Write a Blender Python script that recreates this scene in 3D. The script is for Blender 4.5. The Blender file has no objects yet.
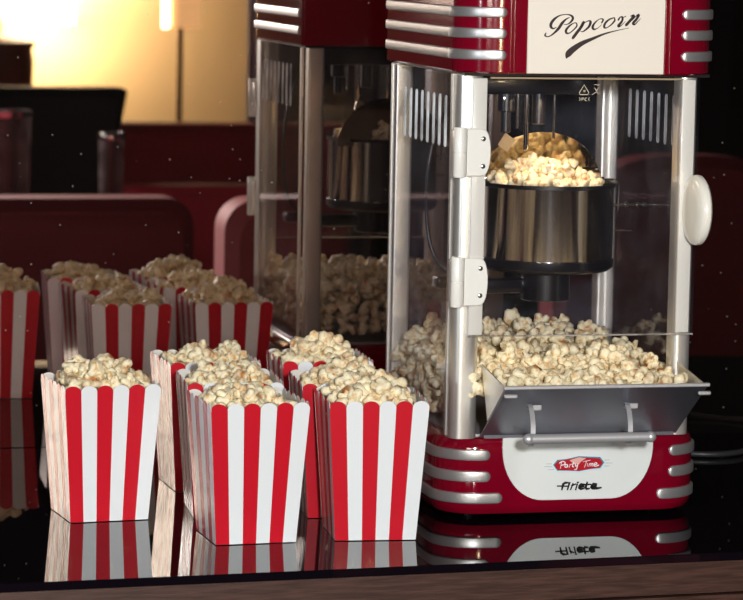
import bpy, bmesh, math, random
from mathutils import Vector, Matrix, noise
random.seed(7)
S = bpy.context.scene
C = S.collection
PI = math.pi
# lettering traced as pen strokes: (x, z, pen width) in hundredths of a millimetre on the front panels
POP = [[(26790,46470,73),(26470,46310,134),(26100,45940,256),(25790,45480,256),(25450,45120,183),(25050,44810,110),(24730,44720,97),(24510,44830,158),(24600,45040,97)],[(25570,45570,61),(25290,45450,134),(25060,45600,244),(25080,45930,268),(25390,46330,207),(25890,46640,110),(26530,46740,85),(26980,46620,183),(27110,46380,220),(26930,46070,171),(26610,45860,85),(26260,45820,49)],[(27440,45990,98),(27510,45720,134),(27200,45350,110),(26830,45070,98),(26540,45070,207),(26500,45340,220),(26810,45710,159),(27190,45960,85),(27440,45990,98)],[(28140,46060,269),(27900,45600,269),(27530,45110,269),(27160,44620,269)],[(27830,45600,61),(28270,46030,73),(28650,46190,122),(28800,46070,244),(28660,45670,208),(28290,45330,134),(28040,45200,86),(27840,45260,49)],[(29860,46020,135),(29990,46330,148),(29640,46360,67),(29220,46020,148),(29020,45680,229),(29100,45440,188),(29450,45510,67),(29860,45860,40)],[(31050,46510,94),(31090,46240,162),(30780,45870,121),(30370,45590,81),(30120,45620,202),(30180,45960,202),(30560,46330,148),(31050,46510,94)],[(31440,46310,175),(31610,46550,108),(31820,46550,189),(31800,46210,189),(31460,45770,243),(31640,45740,94),(32120,46180,40)],[(31830,46520,67),(32110,46620,162)],[(32600,46660,81),(32920,46700,243),(32540,46220,243),(32200,45850,270)],[(32750,46260,54),(33170,46700,94),(33380,46770,230),(33180,46400,230),(32870,46020,243),(33050,45930,122),(33570,46470,41)],[(26600,42830,171),(26750,43150,562),(27150,43550,562),(28030,44140,416),(29040,44580,269),(30310,45080,147),(31720,45430,61),(32480,45580,37)]]
ARI = [[(27410,3090,141),(27830,3080,141)],[(27810,2780,141),(27920,3260,141),(28120,3380,141),(28540,3370,141),(28360,2770,141)],[(27930,3070,141),(28420,3050,141)],[(28860,3240,141),(28670,2760,141)],[(28780,3100,141),(29100,3220,141)],[(29290,3200,141),(29160,2750,141)],[(29330,3390,141),(29370,3390,141)],[(29520,2970,141),(29940,3000,141),(29960,3150,141),(29660,3210,141),(29510,3040,141),(29490,2860,141),(29620,2770,141),(29930,2790,141)],[(30250,3350,141),(30110,2880,141),(30200,2750,141),(30440,2780,141)],[(30070,3170,141),(30550,3180,141)],[(30680,2960,141),(31140,3000,141),(31170,3160,141),(30870,3220,141),(30710,3050,141),(30670,2880,141),(30790,2780,141),(31230,2790,141),(31590,2840,141)]]
PTY = [[(27690,5360,84),(27600,4780,84)],[(27480,5250,84),(27770,5410,84),(28030,5320,84),(27980,5140,84),(27690,5050,84)],[(28240,5110,84),(28070,5100,84),(28030,4880,84),(28200,4870,84),(28270,5110,84),(28310,4870,84)],[(28510,5120,84),(28460,4840,84)],[(28480,5030,84),(28670,5120,84)],[(28850,5330,84),(28760,4930,84),(28890,4880,84)],[(28710,5150,84),(29000,5170,84)],[(29070,5140,84),(29050,4950,84),(29220,4970,84)],[(29280,5180,84),(29160,4660,84),(28960,4620,84)],[(29780,5340,84),(30460,5460,85)],[(30130,5370,84),(29940,4830,84)],[(30240,5160,84),(30200,4920,85)],[(30360,4890,85),(30420,5140,85)],[(30450,5100,85),(30590,5140,85),(30560,4910,85)],[(30590,5110,85),(30750,5150,85),(30740,4910,85)],[(30870,5000,85),(31120,5090,85),(31060,5220,85),(30920,5160,85),(30870,4960,85),(31020,4880,85),(31320,4990,85)]]
B_OUT = [[(26770,5050,9),(27200,5590,9),(28100,5660,9),(29370,5940,9),(30550,5860,9),(31540,5800,9),(31980,5200,9),(31590,4580,9),(30590,4510,9),(29420,4290,9),(28240,4390,9),(27210,4410,9)]]
B_IN = [[(26940,5040,9),(27280,5460,9),(29370,5790,9),(31440,5630,9),(31770,5200,9),(31470,4710,9),(29410,4420,9),(27270,4540,9)]]
B_LOZ = [[(28450,5490,9),(29380,5770,9),(30070,5660,9),(29580,5350,9),(29370,5100,9),(28850,5210,9)]]
B_LIN = [[(26260,5200,47),(26740,5190,47)],[(26070,4940,47),(26800,4920,47)],[(26420,4660,47),(27000,4640,47)],[(31890,5430,47),(32360,5450,47)],[(31950,5150,47),(32640,5150,47)],[(31880,4870,47),(32370,4870,47)]]
MARKS = [[(28770,40320,64),(29230,39630,64),(29130,39440,64),(28410,39430,64),(28320,39590,64),(28770,40320,64)],[(28700,39820,64),(28870,39830,64),(28870,39700,64),(28710,39700,64)],[(28330,39170,64),(28450,39010,64),(28340,38870,64)],[(28580,38880,64),(28570,39140,64),(28720,39140,64),(28720,39010,64),(28590,39010,64)],[(29060,39140,64),(28920,39120,64),(28860,39010,64),(28920,38880,64),(29060,38870,64)],[(29310,39170,64),(29210,39010,64),(29320,38880,64)],[(29720,40350,64),(30170,40350,64)],[(29760,40080,64),(29900,39900,64),(29990,39680,64)],[(30180,40090,64),(30040,39900,64),(29960,39760,64)],[(29580,39440,64),(29940,39680,64),(30250,39450,64)]]

# ------------------------------------------------------------------ materials
def mat(name, col=(.8,.8,.8), rough=.5, metal=0., coat=0., spec=.5, bump=None, emis=None, rough_noise=None, col_noise=None, aniso=0, coatr=.04):
    m = bpy.data.materials.new(name); m.use_nodes = True
    nt = m.node_tree; b = nt.nodes['Principled BSDF']
    b.inputs['Base Color'].default_value = (*col, 1)
    b.inputs['Roughness'].default_value = rough
    b.inputs['Metallic'].default_value = metal
    b.inputs['Coat Weight'].default_value = coat
    b.inputs['Coat Roughness'].default_value = coatr
    b.inputs['Specular IOR Level'].default_value = spec
    if aniso:
        b.inputs['Anisotropic'].default_value = aniso; b.inputs['Anisotropic Rotation'].default_value = .25
        tg = nt.nodes.new('ShaderNodeTangent'); tg.direction_type = 'RADIAL'; tg.axis = 'Z'; nt.links.new(tg.outputs[0], b.inputs['Tangent'])
    if emis:
        b.inputs['Emission Color'].default_value = (*emis[0], 1); b.inputs['Emission Strength'].default_value = emis[1]
    tc = nt.nodes.new('ShaderNodeTexCoord')
    def nz(scale, stretch=(1,1,1), detail=3):
        mp = nt.nodes.new('ShaderNodeMapping'); mp.inputs['Scale'].default_value = stretch
        n = nt.nodes.new('ShaderNodeTexNoise'); n.inputs['Scale'].default_value = scale; n.inputs['Detail'].default_value = detail
        nt.links.new(tc.outputs['Object'], mp.inputs['Vector']); nt.links.new(mp.outputs[0], n.inputs['Vector']); return n
    if bump:
        n = nz(bump[0], bump[2] if len(bump) > 2 else (1,1,1)); bp = nt.nodes.new('ShaderNodeBump')
        bp.inputs['Strength'].default_value = bump[1]; bp.inputs['Distance'].default_value = .001
        nt.links.new(n.outputs[0], bp.inputs['Height']); nt.links.new(bp.outputs[0], b.inputs['Coat Normal' if len(bump) > 3 else 'Normal'])
    if col_noise:
        n = nz(col_noise[0], col_noise[2] if len(col_noise) > 2 else (1,1,1)); r = nt.nodes.new('ShaderNodeValToRGB')
        r.color_ramp.elements[0].position = .35; r.color_ramp.elements[1].position = .65
        r.color_ramp.elements[0].color = (*col, 1); r.color_ramp.elements[1].color = (*col_noise[1], 1)
        nt.links.new(n.outputs[0], r.inputs[0]); nt.links.new(r.outputs[0], b.inputs['Base Color'])
    if rough_noise:
        n = nz(rough_noise[0]); mr = nt.nodes.new('ShaderNodeMapRange')
        mr.inputs['To Min'].default_value = rough; mr.inputs['To Max'].default_value = rough_noise[1]
        nt.links.new(n.outputs[0], mr.inputs[0]); nt.links.new(mr.outputs[0], b.inputs['Roughness'])
    return m

def clear_mat(name, tint=(.97,.97,.97), haze=.02, hazecol=(.8,.85,.9), spec=1., ior=1.45):
    """clear plastic sheet: Fresnel gloss over a clear body with a faint haze of dust"""
    m = bpy.data.materials.new(name); m.use_nodes = True; nt = m.node_tree
    nt.nodes.remove(nt.nodes['Principled BSDF']); out = nt.nodes['Material Output']
    t = nt.nodes.new('ShaderNodeBsdfTransparent'); t.inputs[0].default_value = (*tint, 1)
    g = nt.nodes.new('ShaderNodeBsdfGlossy'); g.inputs['Roughness'].default_value = .03
    g.inputs[0].default_value = (spec,spec,spec,1)
    d = nt.nodes.new('ShaderNodeBsdfDiffuse'); d.inputs[0].default_value = (*hazecol, 1)
    f = nt.nodes.new('ShaderNodeFresnel'); f.inputs[0].default_value = ior
    m1 = nt.nodes.new('ShaderNodeMixShader'); m2 = nt.nodes.new('ShaderNodeMixShader')
    tc = nt.nodes.new('ShaderNodeTexCoord'); n = nt.nodes.new('ShaderNodeTexNoise'); n.inputs['Scale'].default_value = 22; n.inputs['Detail'].default_value = 5
    mr = nt.nodes.new('ShaderNodeMapRange'); mr.inputs[1].default_value = .4; mr.inputs[2].default_value = .75
    mr.inputs[3].default_value = haze*.5; mr.inputs[4].default_value = haze*2.2
    L = nt.links.new
    L(tc.outputs['Object'], n.inputs['Vector']); L(n.outputs[0], mr.inputs[0]); L(mr.outputs[0], m1.inputs[0])
    L(t.outputs[0], m1.inputs[1]); L(d.outputs[0], m1.inputs[2])
    ge = nt.nodes.new('ShaderNodeNewGeometry'); mb = nt.nodes.new('ShaderNodeMath'); mb.operation = 'SUBTRACT'; mb.inputs[0].default_value = 1.; mb.use_clamp = True
    L(ge.outputs['Backfacing'], mb.inputs[1]); mf = nt.nodes.new('ShaderNodeMath'); mf.operation = 'MULTIPLY'; L(f.outputs[0], mf.inputs[0]); L(mb.outputs[0], mf.inputs[1])
    L(mf.outputs[0], m2.inputs[0]); L(m1.outputs[0], m2.inputs[1]); L(g.outputs[0], m2.inputs[2]); L(m2.outputs[0], out.inputs[0])
    return m

M = {}
RED_PAPER = mat('red_paper', (.55,.0015,.015), .42, coat=1., bump=(70,.32,(4.5,4.5,.10),'coat'), coatr=.08, spec=.3)
WHITE_PAPER = mat('white_paper', (.78,.82,.84), .42, coat=1., bump=(70,.32,(4.5,4.5,.10),'coat'), coatr=.08, spec=.3)
CARD_INSIDE = mat('card_inside', (.72,.70,.66), .8)
RED = mat('red_enamel', (.19,.0012,.013), .10, coat=.6, bump=(900,.03))
RED_DARK = RED
CREAM = mat('cream_plastic', (.88,.86,.77), .3, coat=.3)
WHITE_PANEL = mat('white_plate', (.72,.75,.73), .35)
SATIN = mat('satin_steel', (.60,.60,.62), .40, metal=.55, bump=(500,.08,(1,1,.05)))
STRIP = mat('silver_strip', (.54,.54,.54), .38, metal=.75, bump=(800,.06))
ALU = mat('aluminium_post', (.84,.83,.79), .30, metal=.8)
FLAP = mat('brushed_flap', (.27,.275,.32), .38, metal=.85, bump=(700,.15,(1,.1,.1)))
CHROME = mat('chrome', (.82,.82,.84), .12, metal=1.)
KETTLE = mat('polished_kettle_steel', (.74,.70,.66), .13, metal=1., aniso=.97)
LIDM = mat('lid_steel', (.85,.72,.52), .10, metal=1.)
BLACKP = mat('black_plastic', (.008,.007,.010), .28, coat=.4)
DARKP = mat('dark_inside', (.020,.016,.020), .5)
INK = mat('dark_ink', (.020,.006,.008), .5)
INK2 = mat('black_ink', (.005,.005,.006), .4)
BADGE_RED = mat('badge_red', (.45,.01,.02), .3)
BADGE_PINK = mat('badge_pink', (.75,.42,.38), .3)
BADGE_RIM = mat('badge_rim', (.10,.20,.28), .3)
BADGE_ICE = mat('badge_ice', (.55,.78,.85), .3)
MARKM = mat('embossed_marks', (.75,.66,.50), .4)
GLASS = clear_mat('clear_door_plastic', (.95,.95,.96), .004, (.7,.7,.8))
SIDEG = clear_mat('hazy_side_plastic', (.93,.93,.95), .018, (.6,.66,.8), ior=1.35)
EDGE = clear_mat('plastic_edge', (.75,.75,.75), .25, (.8,.75,.68))
SLOT = clear_mat('slot_rim_plastic', (.8,.8,.82), .6, (.8,.83,.85))
FROST = mat('frosted_white_plastic', (.86,.85,.80), .3, coat=.4)
SCREW = mat('screw_steel', (.4,.4,.4), .3, metal=1.)
BLACKGLASS = mat('black_glass', (.004,.003,.005), .015, spec=.5)
WALNUT = mat('walnut', (.042,.018,.012), .42, col_noise=(9,(.080,.037,.026),(1.5,45,45)), bump=(60,.2,(1,20,20)))
GAPM = mat('dark_gap', (.004,.003,.003), .8)
TAN = mat('tan_wall_paint', (.64,.50,.29), .8, bump=(60,.1))
NIGHT = mat('dark_wall_paint', (.035,.022,.03), .8, bump=(60,.1))
CEIL = mat('ceiling_paint', (.05,.035,.03), .8)
CARPET = mat('dark_carpet', (.03,.010,.014), .95, bump=(300,.5))
CURTAIN = mat('black_curtain', (.018,.012,.028), .9, bump=(400,.2))
CURTAIN_B = mat('blue_grey_curtain', (.26,.29,.44), .9)
MAROON = mat('maroon_upholstery', (.17,.008,.020), .75, bump=(300,.25))
ROSE = mat('rose_upholstery', (.36,.06,.07), .7, bump=(300,.25))
BLACKF = mat('black_upholstery', (.010,.006,.014), .7)
WOODLEG = mat('brown_wood', (.10,.05,.03), .5)
JARM = mat('brown_jar', (.20,.12,.085), .45)
SHADE = mat('lit_lamp_shade', (.9,.8,.6), .8, emis=((1.,.84,.56), 85))
SHADE2 = mat('amber_lamp_shade', (.65,.38,.16), .8, emis=((1.,.60,.26), 1.1))
BULBSTRIP = mat('lit_tube', (.9,.9,.8), .5, emis=((1.,.85,.6), 10))
CORDM = mat('dark_cord', (.03,.03,.035), .4)
VESSEL = clear_mat('smoked_vessel_glass', (.75,.68,.68), .12, (.35,.30,.30))
BANQ = mat('dark_red_upholstery', (.50,.02,.05), .8)

def popcorn_mat(k=1.):
    m = bpy.data.materials.new('popcorn'); m.use_nodes = True; nt = m.node_tree; b = nt.nodes['Principled BSDF']; L = nt.links.new
    b.inputs['Roughness'].default_value = .55; b.inputs['Specular IOR Level'].default_value = .35
    b.inputs['Subsurface Weight'].default_value = 0.
    a = nt.nodes.new('ShaderNodeAttribute'); a.attribute_name = 'hull_shade'
    tc = nt.nodes.new('ShaderNodeTexCoord'); oi = nt.nodes.new('ShaderNodeObjectInfo')
    n = nt.nodes.new('ShaderNodeTexNoise'); n.inputs['Scale'].default_value = 1.9*k; n.inputs['Detail'].default_value = 4
    L(tc.outputs['Object'], n.inputs['Vector'])
    r = nt.nodes.new('ShaderNodeValToRGB'); e = r.color_ramp.elements
    e[0].position = .32; e[0].color = (.70,.40,.13,1); e[1].position = .47; e[1].color = (.92,.83,.58,1)
    L(n.outputs[0], r.inputs[0])
    mx = nt.nodes.new('ShaderNodeMix'); mx.data_type = 'RGBA'
    L(a.outputs['Fac'], mx.inputs[0]); L(r.outputs[0], mx.inputs[6]); mx.inputs[7].default_value = (.40,.14,.025,1)
    L(mx.outputs[2], b.inputs['Base Color'])
    bp = nt.nodes.new('ShaderNodeBump'); bp.inputs['Strength'].default_value = .6; bp.inputs['Distance'].default_value = .0015
    n2 = nt.nodes.new('ShaderNodeTexNoise'); n2.inputs['Scale'].default_value = 6*k; L(tc.outputs['Object'], n2.inputs['Vector'])
    L(n2.outputs[0], bp.inputs['Height']); L(bp.outputs[0], b.inputs['Normal'])
    return m
POPM = popcorn_mat(); POPM_LOOSE = popcorn_mat(92.)

def mirror_mat():
    m = bpy.data.materials.new('dusty_mirror'); m.use_nodes = True; nt = m.node_tree; L = nt.links.new
    nt.nodes.remove(nt.nodes['Principled BSDF']); out = nt.nodes['Material Output']
    g = nt.nodes.new('ShaderNodeBsdfGlossy'); g.inputs['Roughness'].default_value = 0.; g.inputs[0].default_value = (*MIRROR_TINT, 1)
    d = nt.nodes.new('ShaderNodeBsdfDiffuse'); d.inputs[0].default_value = (.9,.85,.7,1)
    tc = nt.nodes.new('ShaderNodeTexCoord'); v = nt.nodes.new('ShaderNodeTexVoronoi'); v.inputs['Scale'].default_value = 90
    L(tc.outputs['Object'], v.inputs['Vector'])
    lt = nt.nodes.new('ShaderNodeMath'); lt.operation = 'LESS_THAN'; lt.inputs[1].default_value = .075; L(v.outputs['Distance'], lt.inputs[0])
    sp = nt.nodes.new('ShaderNodeSeparateColor'); L(v.outputs['Color'], sp.inputs[0])
    gt = nt.nodes.new('ShaderNodeMath'); gt.operation = 'GREATER_THAN'; gt.inputs[1].default_value = .5; L(sp.outputs[0], gt.inputs[0])
    mu = nt.nodes.new('ShaderNodeMath'); mu.operation = 'MULTIPLY'; L(lt.outputs[0], mu.inputs[0]); L(gt.outputs[0], mu.inputs[1])
    mu2 = nt.nodes.new('ShaderNodeMath'); mu2.operation = 'MULTIPLY'; mu2.inputs[1].default_value = .22; L(mu.outputs[0], mu2.inputs[0])
    ad = nt.nodes.new('ShaderNodeMath'); ad.operation = 'ADD'; ad.inputs[1].default_value = .003; L(mu2.outputs[0], ad.inputs[0])
    mx = nt.nodes.new('ShaderNodeMixShader'); L(ad.outputs[0], mx.inputs[0]); L(g.outputs[0], mx.inputs[1]); L(d.outputs[0], mx.inputs[2]); L(mx.outputs[0], out.inputs[0])
    return m
MIRROR_TINT = (.60,.51,.47)
MIRROR = mirror_mat()

# ------------------------------------------------------------------ helpers (all shapes are given in world metres)
def origin(o):
    v = Vector((0,0,0))
    while o: v += o.location; o = o.parent
    return v
def link(name, bm, mats, parent=None, smooth=False, loc=None):
    me = bpy.data.meshes.new(name); base = origin(parent) if parent else Vector(loc or (0,0,0))
    bmesh.ops.recalc_face_normals(bm, faces=bm.faces)
    bmesh.ops.translate(bm, verts=bm.verts, vec=-base)
    bm.to_mesh(me); bm.free()
    for m in (mats if isinstance(mats, (list, tuple)) else [mats]): me.materials.append(m)
    if smooth: 
        me.shade_smooth()
        if smooth != 'all': me.set_sharp_from_angle(angle=math.radians(38))
    o = bpy.data.objects.new(name, me); C.objects.link(o)
    if parent: o.parent = parent
    else: o.location = base
    return o
def thing(name, label, cat, loc, group=None):
    o = bpy.data.objects.new(name, None); C.objects.link(o); o.location = loc; o.empty_display_size = .02
    return tag(o, label, cat, group)
def tag(o, label, cat, group=None, kind=None):
    o['label'] = label; o['category'] = cat
    if group: o['group'] = group
    if kind: o['kind'] = kind
    return o
def struct(o): o['kind'] = 'structure'; return o

def box(bm, a, b, bev=0., seg=2, mi=0):
    vs = [bm.verts.new((x,y,z)) for x in (a[0],b[0]) for y in (a[1],b[1]) for z in (a[2],b[2])]
    fs = [bm.faces.new([vs[i] for i in q]) for q in ((0,1,3,2),(4,6,7,5),(0,4,5,1),(2,3,7,6),(0,2,6,4),(1,5,7,3))]
    for f in fs: f.material_index = mi
    if bev:
        bmesh.ops.bevel(bm, geom=list({e for f in fs for e in f.edges}), offset=bev, segments=seg, affect='EDGES', profile=.5)
def BM(): return bmesh.new()
def bx(name, a, b, m, parent=None, bev=0., loc=None, **k):
    bm = BM(); box(bm, a, b, bev); return link(name, bm, m, parent, smooth=bool(bev), loc=loc)
def loft(bm, loops, cap=True, closed=True, mi=0):
    rs = [[bm.verts.new(p) for p in l] for l in loops]; n = len(rs[0])
    for a, b in zip(rs, rs[1:]):
        for i in range(n if closed else n-1):
            j = (i+1) % n
            f = bm.faces.new((a[i],a[j],b[j],b[i])); f.material_index = mi
    if cap:
        bm.faces.new(rs[0]).material_index = mi; bm.faces.new(rs[-1]).material_index = mi
def frame_of(d):
    d = d.normalized(); u = d.cross(Vector((0,0,1)))
    if u.length < 1e-4: u = Vector((1,0,0))
    u.normalize(); return u, d.cross(u).normalized()
def tube(bm, pts, r, n=12, mi=0, cap=True):
    pts = [Vector(p) for p in pts]; rr = r if isinstance(r, (list,tuple)) else [r]*len(pts); loops = []; u = None
    for i, p in enumerate(pts):
        d = (pts[min(i+1,len(pts)-1)] - pts[max(i-1,0)])
        if u is None: u, v = frame_of(d)
        else:
            d.normalize(); u = (u - d*u.dot(d)).normalized(); v = d.cross(u)
        loops.append([p + (u*math.cos(2*PI*k/n) + v*math.sin(2*PI*k/n))*rr[i] for k in range(n)])
    loft(bm, loops, cap, mi=mi)
def lathe(bm, c, prof, n=48, axis='z', mi=0, cap=True):
    c = Vector(c); loops = []
    for r, h in prof:
        l = []
        for k in range(n):
            a = 2*PI*k/n; p = {'z': (r*math.cos(a), r*math.sin(a), h), 'x': (h, r*math.cos(a), r*math.sin(a)), 'y': (r*math.cos(a), h, r*math.sin(a))}[axis]
            l.append(c + Vector(p))
        loops.append(l)
    loft(bm, loops, cap, mi=mi)
def smooth_path(pts, n=8):
    P = [Vector(p) for p in pts]; out = []
    for i in range(len(P)-1):
        a, b, c, d = P[max(i-1,0)], P[i], P[i+1], P[min(i+2,len(P)-1)]
        for k in range(n):
            t = k/n; out.append(.5*((2*b)+(c-a)*t+(2*a-5*b+4*c-d)*t*t+(3*b-a-3*c+d)*t**3))
    out.append(P[-1]); return out
def rrect(x0, y0, x1, y1, r, n=10, back_r=None):
    """footprint, counter-clockwise from the rear left corner; front = low y; r for the two front corners"""
    rb = r if back_r is None else back_r; pts = []
    for cx, cy, rad, a0 in ((x0, y1, rb, 90), (x0, y0, r, 180), (x1, y0, r, 270), (x1, y1, rb, 0)):
        sx = 1 if cx == x0 else -1; sy = 1 if cy == y0 else -1
        ox, oy = cx+sx*rad, cy+sy*rad
        for k in range(n+1):
            a = math.radians(a0+90*k/n); pts.append((ox+rad*math.cos(a), oy+rad*math.sin(a)))
    return pts
def pen(strokes, name, m, parent, y, h=.0004, smoothing=True, closed_fill=False):
    """flat raised lettering on a plane of constant y, facing -y"""
    bm = BM()
    for s in strokes:
        P = [(Vector((x*1e-5, z*1e-5, w*1e-5))) for x, z, w in s]
        if closed_fill:
            lo = [[(p.x, y, p.y) for p in P], [(p.x, y-h, p.y) for p in P]]; loft(bm, lo); continue
        if smoothing and len(P) > 2: P = smooth_path(P, 5)
        L, R = [], []
        for i, p in enumerate(P):
            d = P[min(i+1,len(P)-1)].xy - P[max(i-1,0)].xy
            if d.length < 1e-9: d = Vector((1,0))
            d.normalize(); nn = Vector((-d.y, d.x)); w = max(p.z, .00008)*.5
            e = d*w*.8*(-1 if i == 0 else 1 if i == len(P)-1 else 0); k = .55 if i in (0, len(P)-1) else 1
            L.append(p.xy+nn*w*k+e); R.append(p.xy-nn*w*k+e)
        fr = [(L[i], R[i]) for i in range(len(P))]
        for (a,b),(c,d) in zip(fr, fr[1:]):
            q = [a,b,d,c]
            vs0 = [bm.verts.new((v.x, y-h, v.y)) for v in q]
            try: bm.faces.new(vs0)
            except ValueError: pass
            vs1 = [bm.verts.new((v.x, y, v.y)) for v in q]
            for i in (0, 2):
                pass
            bm.faces.new((vs0[0], vs1[0], vs1[3], vs0[3])); bm.faces.new((vs0[1], vs0[2], vs1[2], vs1[1]))
    bmesh.ops.remove_doubles(bm, verts=bm.verts, dist=1e-7)
    return link(name, bm, m, parent)

# ------------------------------------------------------------------ setting
ZF, ZC = -.75, 1.75
XL, XR, YB = -2.6, 3.4, -6.0
struct(bx('floor', (XL,YB,ZF-.05), (XR,.05,ZF), CARPET))
struct(bx('ceiling', (XL,YB,ZC), (XR,.05,ZC+.05), CEIL))
struct(bx('wall_back', (XL,.010,ZF), (XR,.06,ZC), NIGHT))
struct(bx('wall_left', (XL-.05,YB,ZF), (XL,.05,ZC), NIGHT))
struct(bx('wall_right', (XR,YB,ZF), (XR+.05,.05,ZC), NIGHT))
struct(bx('wall_front', (XL,YB-.05,ZF), (XR,YB,ZC), TAN))

struct(bx('unseen_soffit', (XL,-5.99,.66), (XR,-5.30,ZC-.001), NIGHT))  # unseen dark soffit, added to keep the lit upper wall out of the tabletop reflection
# mirror on the back wall
mir = bx('wall_mirror', (-1.3,.0,-.004), (2.2,.006,1.25), MIRROR, loc=(.4,.003,0))
tag(mir, 'large dusty scratched mirror behind the black glass tabletop, reflecting boxes and machine', 'mirror')
def scratches(name, segs, w):
    sm = mat('scratched_glass', (.55,.5,.45), .6)
    for (x0,z0,x1,z1) in segs:
        bm = BM(); d = Vector((x1-x0,0,z1-z0)).normalized(); n = Vector((-d.z,0,d.x))*w
        a, b = Vector((x0,-.0002,z0)), Vector((x1,-.0002,z1)); mid = (a+b)/2
        q = [a, mid-n, b, mid+n]
        loft(bm, [[p for p in q], [p+Vector((0,.0004,0)) for p in q]]); link(name, bm, sm, mir)
SCR = [(-.3225,.3785,-.268,.321),(-.281,.336,-.244,.297),(-.2275,.276,-.1925,.247),(-.222,.240,-.205,.257),(-.235,.250,-.214,.274),(-.331,.372,-.300,.345)]
scratches('scratch', SCR, .00045)

# ------------------------------------------------------------------ sideboard with black glass top
tx0, tx1 = -1.2, 1.9
def te(x): return -.6577 + .05693*x
sb = thing('sideboard', 'walnut sideboard with a glossy black glass top carrying the popcorn machine and boxes', 'sideboard', (.3,-.35,ZF))
def slab(name, z0, z1, inset, m, x0=tx0, x1=tx1, yb=-.003, bev=.0008):
    bm = BM(); q = [(x0, te(x0)+inset), (x1, te(x1)+inset), (x1, yb), (x0, yb)]
    loft(bm, [[(x,y,z0) for x,y in q], [(x,y,z1) for x,y in q]])
    if bev: bmesh.ops.bevel(bm, geom=list(bm.edges), offset=bev, segments=2, affect='EDGES')
    return link(name, bm, m, sb, smooth=bool(bev))
slab('glass_top', -.0075, 0., 0., BLACKGLASS)
slab('top_rail', -.036, -.0076, .0015, WALNUT, bev=.001)
slab('carcass', ZF+.08, -.0361, .020, GAPM, bev=0)
xs = [-1.2, -.44, .262, .96, 1.9]
for a, b in zip(xs, xs[1:]):
    bm = BM(); q = [(a+.001, te(a)+.003), (b-.001, te(b)+.003), (b-.001, te(b)+.0195), (a+.001, te(a)+.0195)]
    loft(bm, [[(x,y,-.62) for x,y in q], [(x,y,-.0385) for x,y in q]])
    dr = link('drawer', bm, WALNUT, sb)
for x in (tx0+.1, tx1-.1):
    for y in (-.52 if x < 0 else -.45, -.1):
        bx('foot', (x-.03,y-.03,ZF), (x+.03,y+.03,ZF+.0805), BLACKP, sb)

# ------------------------------------------------------------------ popcorn boxes
WT, WB, H, DT, DB = .090, .0728, .1268, .0935, .0740
def make_box_mesh():
    bm = BM(); NS = 6
    # corner columns: front-left, front-right, rear-right, rear-left
    ct = [(-WT/2,-DT/2),(WT/2,-DT/2),(WT/2,DT/2),(-WT/2,DT/2)]; cb = [(-WB/2,-DB/2),(WB/2,-DB/2),(WB/2,DB/2),(-WB/2,DB/2)]
    T = .0005
    for f in range(4):
        a, b = f, (f+1) % 4
        pa_t, pb_t = Vector((*ct[a],H)), Vector((*ct[b],H)); pa_b, pb_b = Vector((*cb[a],0.0005)), Vector((*cb[b],0.0005))
        e = (pb_t-pa_t).normalized(); nrm = e.cross((pa_t-pa_b)).normalized()      # outward
        for s in range(NS):
            u0, u1 = s/NS, (s+1)/NS
            prof = []
            bl, br = pa_b.lerp(pb_b,u0), pa_b.lerp(pb_b,u1); tl, tr = pa_t.lerp(pb_t,u0), pa_t.lerp(pb_t,u1)
            rows = 6
            cols = []
            left = [bl.lerp(tl, k/rows) for k in range(rows)]; right = [br.lerp(tr, k/rows) for k in range(rows)]
            up = (tl-bl).normalized(); hw = (tr-tl).length/2; dp = hw*.78
            arc = []
            base = tl - up*dp, tr - up*dp
            for k in range(11):
                an = PI - PI*k/10; ctr = (base[0]+base[1])/2
                arc.append(ctr + e*hw*math.cos(an) + up*dp*math.sin(an))
            loop = [bl] + arc + [br]
            mi = 0 if s % 2 == 0 else 1
            # outer sheet and inner sheet
            vo = [bm.verts.new(p) for p in loop]; vi = [bm.verts.new(p - nrm*T) for p in loop]
            fo = bm.faces.new(vo); fo.material_index = mi
            fi = bm.faces.new(list(reversed(vi))); fi.material_index = 2
            for i in range(1, len(loop)-2):
                ff = bm.faces.new((vo[i+1], vo[i], vi[i], vi[i+1])); ff.material_index = mi
    bot = [bm.verts.new((x,y,.0008)) for x,y in cb]; bm.faces.new(bot).material_index = 1
    bmesh.ops.remove_doubles(bm, verts=bm.verts, dist=1e-6)
    me = bpy.data.meshes.new('popcorn_box'); bm.to_mesh(me); bm.free()
    for m in (RED_PAPER, WHITE_PAPER, CARD_INSIDE): me.materials.append(m)
    return me
box_me = make_box_mesh()
BOXES = {
 'A': (-.1422,-.3797,.1019,'striped popcorn box standing alone at the left, nearest the left edge of the tabletop'),
 'B1':(-.0174,-.2365,.0398,'rear popcorn box of the middle row of three, closest to the mirror'),
 'B2':(-.0208,-.3758,-.0665,'popcorn box in the middle of the central row, between its front and rear boxes'),
 'B3':(-.0292,-.5021,.0524,'front popcorn box of the middle row, closest of all to the table edge'),
 'C1':(.0956,-.2413,-.0373,'rear popcorn box of the row beside the machine, topped by the highest popcorn mound'),
 'C2':(.0835,-.3935,-.0791,'popcorn box in the middle of the row beside the machine'),
 'C3':(.0838,-.5026,-.0757,'front popcorn box beside the red machine base, right of the central row')}
GN = {'A':'the popcorn box standing alone at the left','B1':'the rear box of the middle row','B2':'the middle box of the middle row','B3':'the front box of the middle row',
      'C1':'the rear box of the row beside the machine','C2':'the middle box of the row beside the machine','C3':'the front box of the row beside the machine'}
for k, (x, y, r, lab) in BOXES.items():
    o = bpy.data.objects.new('popcorn_box', box_me); C.objects.link(o); o.location = (x,y,0.0002); o.rotation_euler = (0,0,r)
    tag(o, lab, 'popcorn box', 'red and white striped popcorn boxes')

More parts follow.
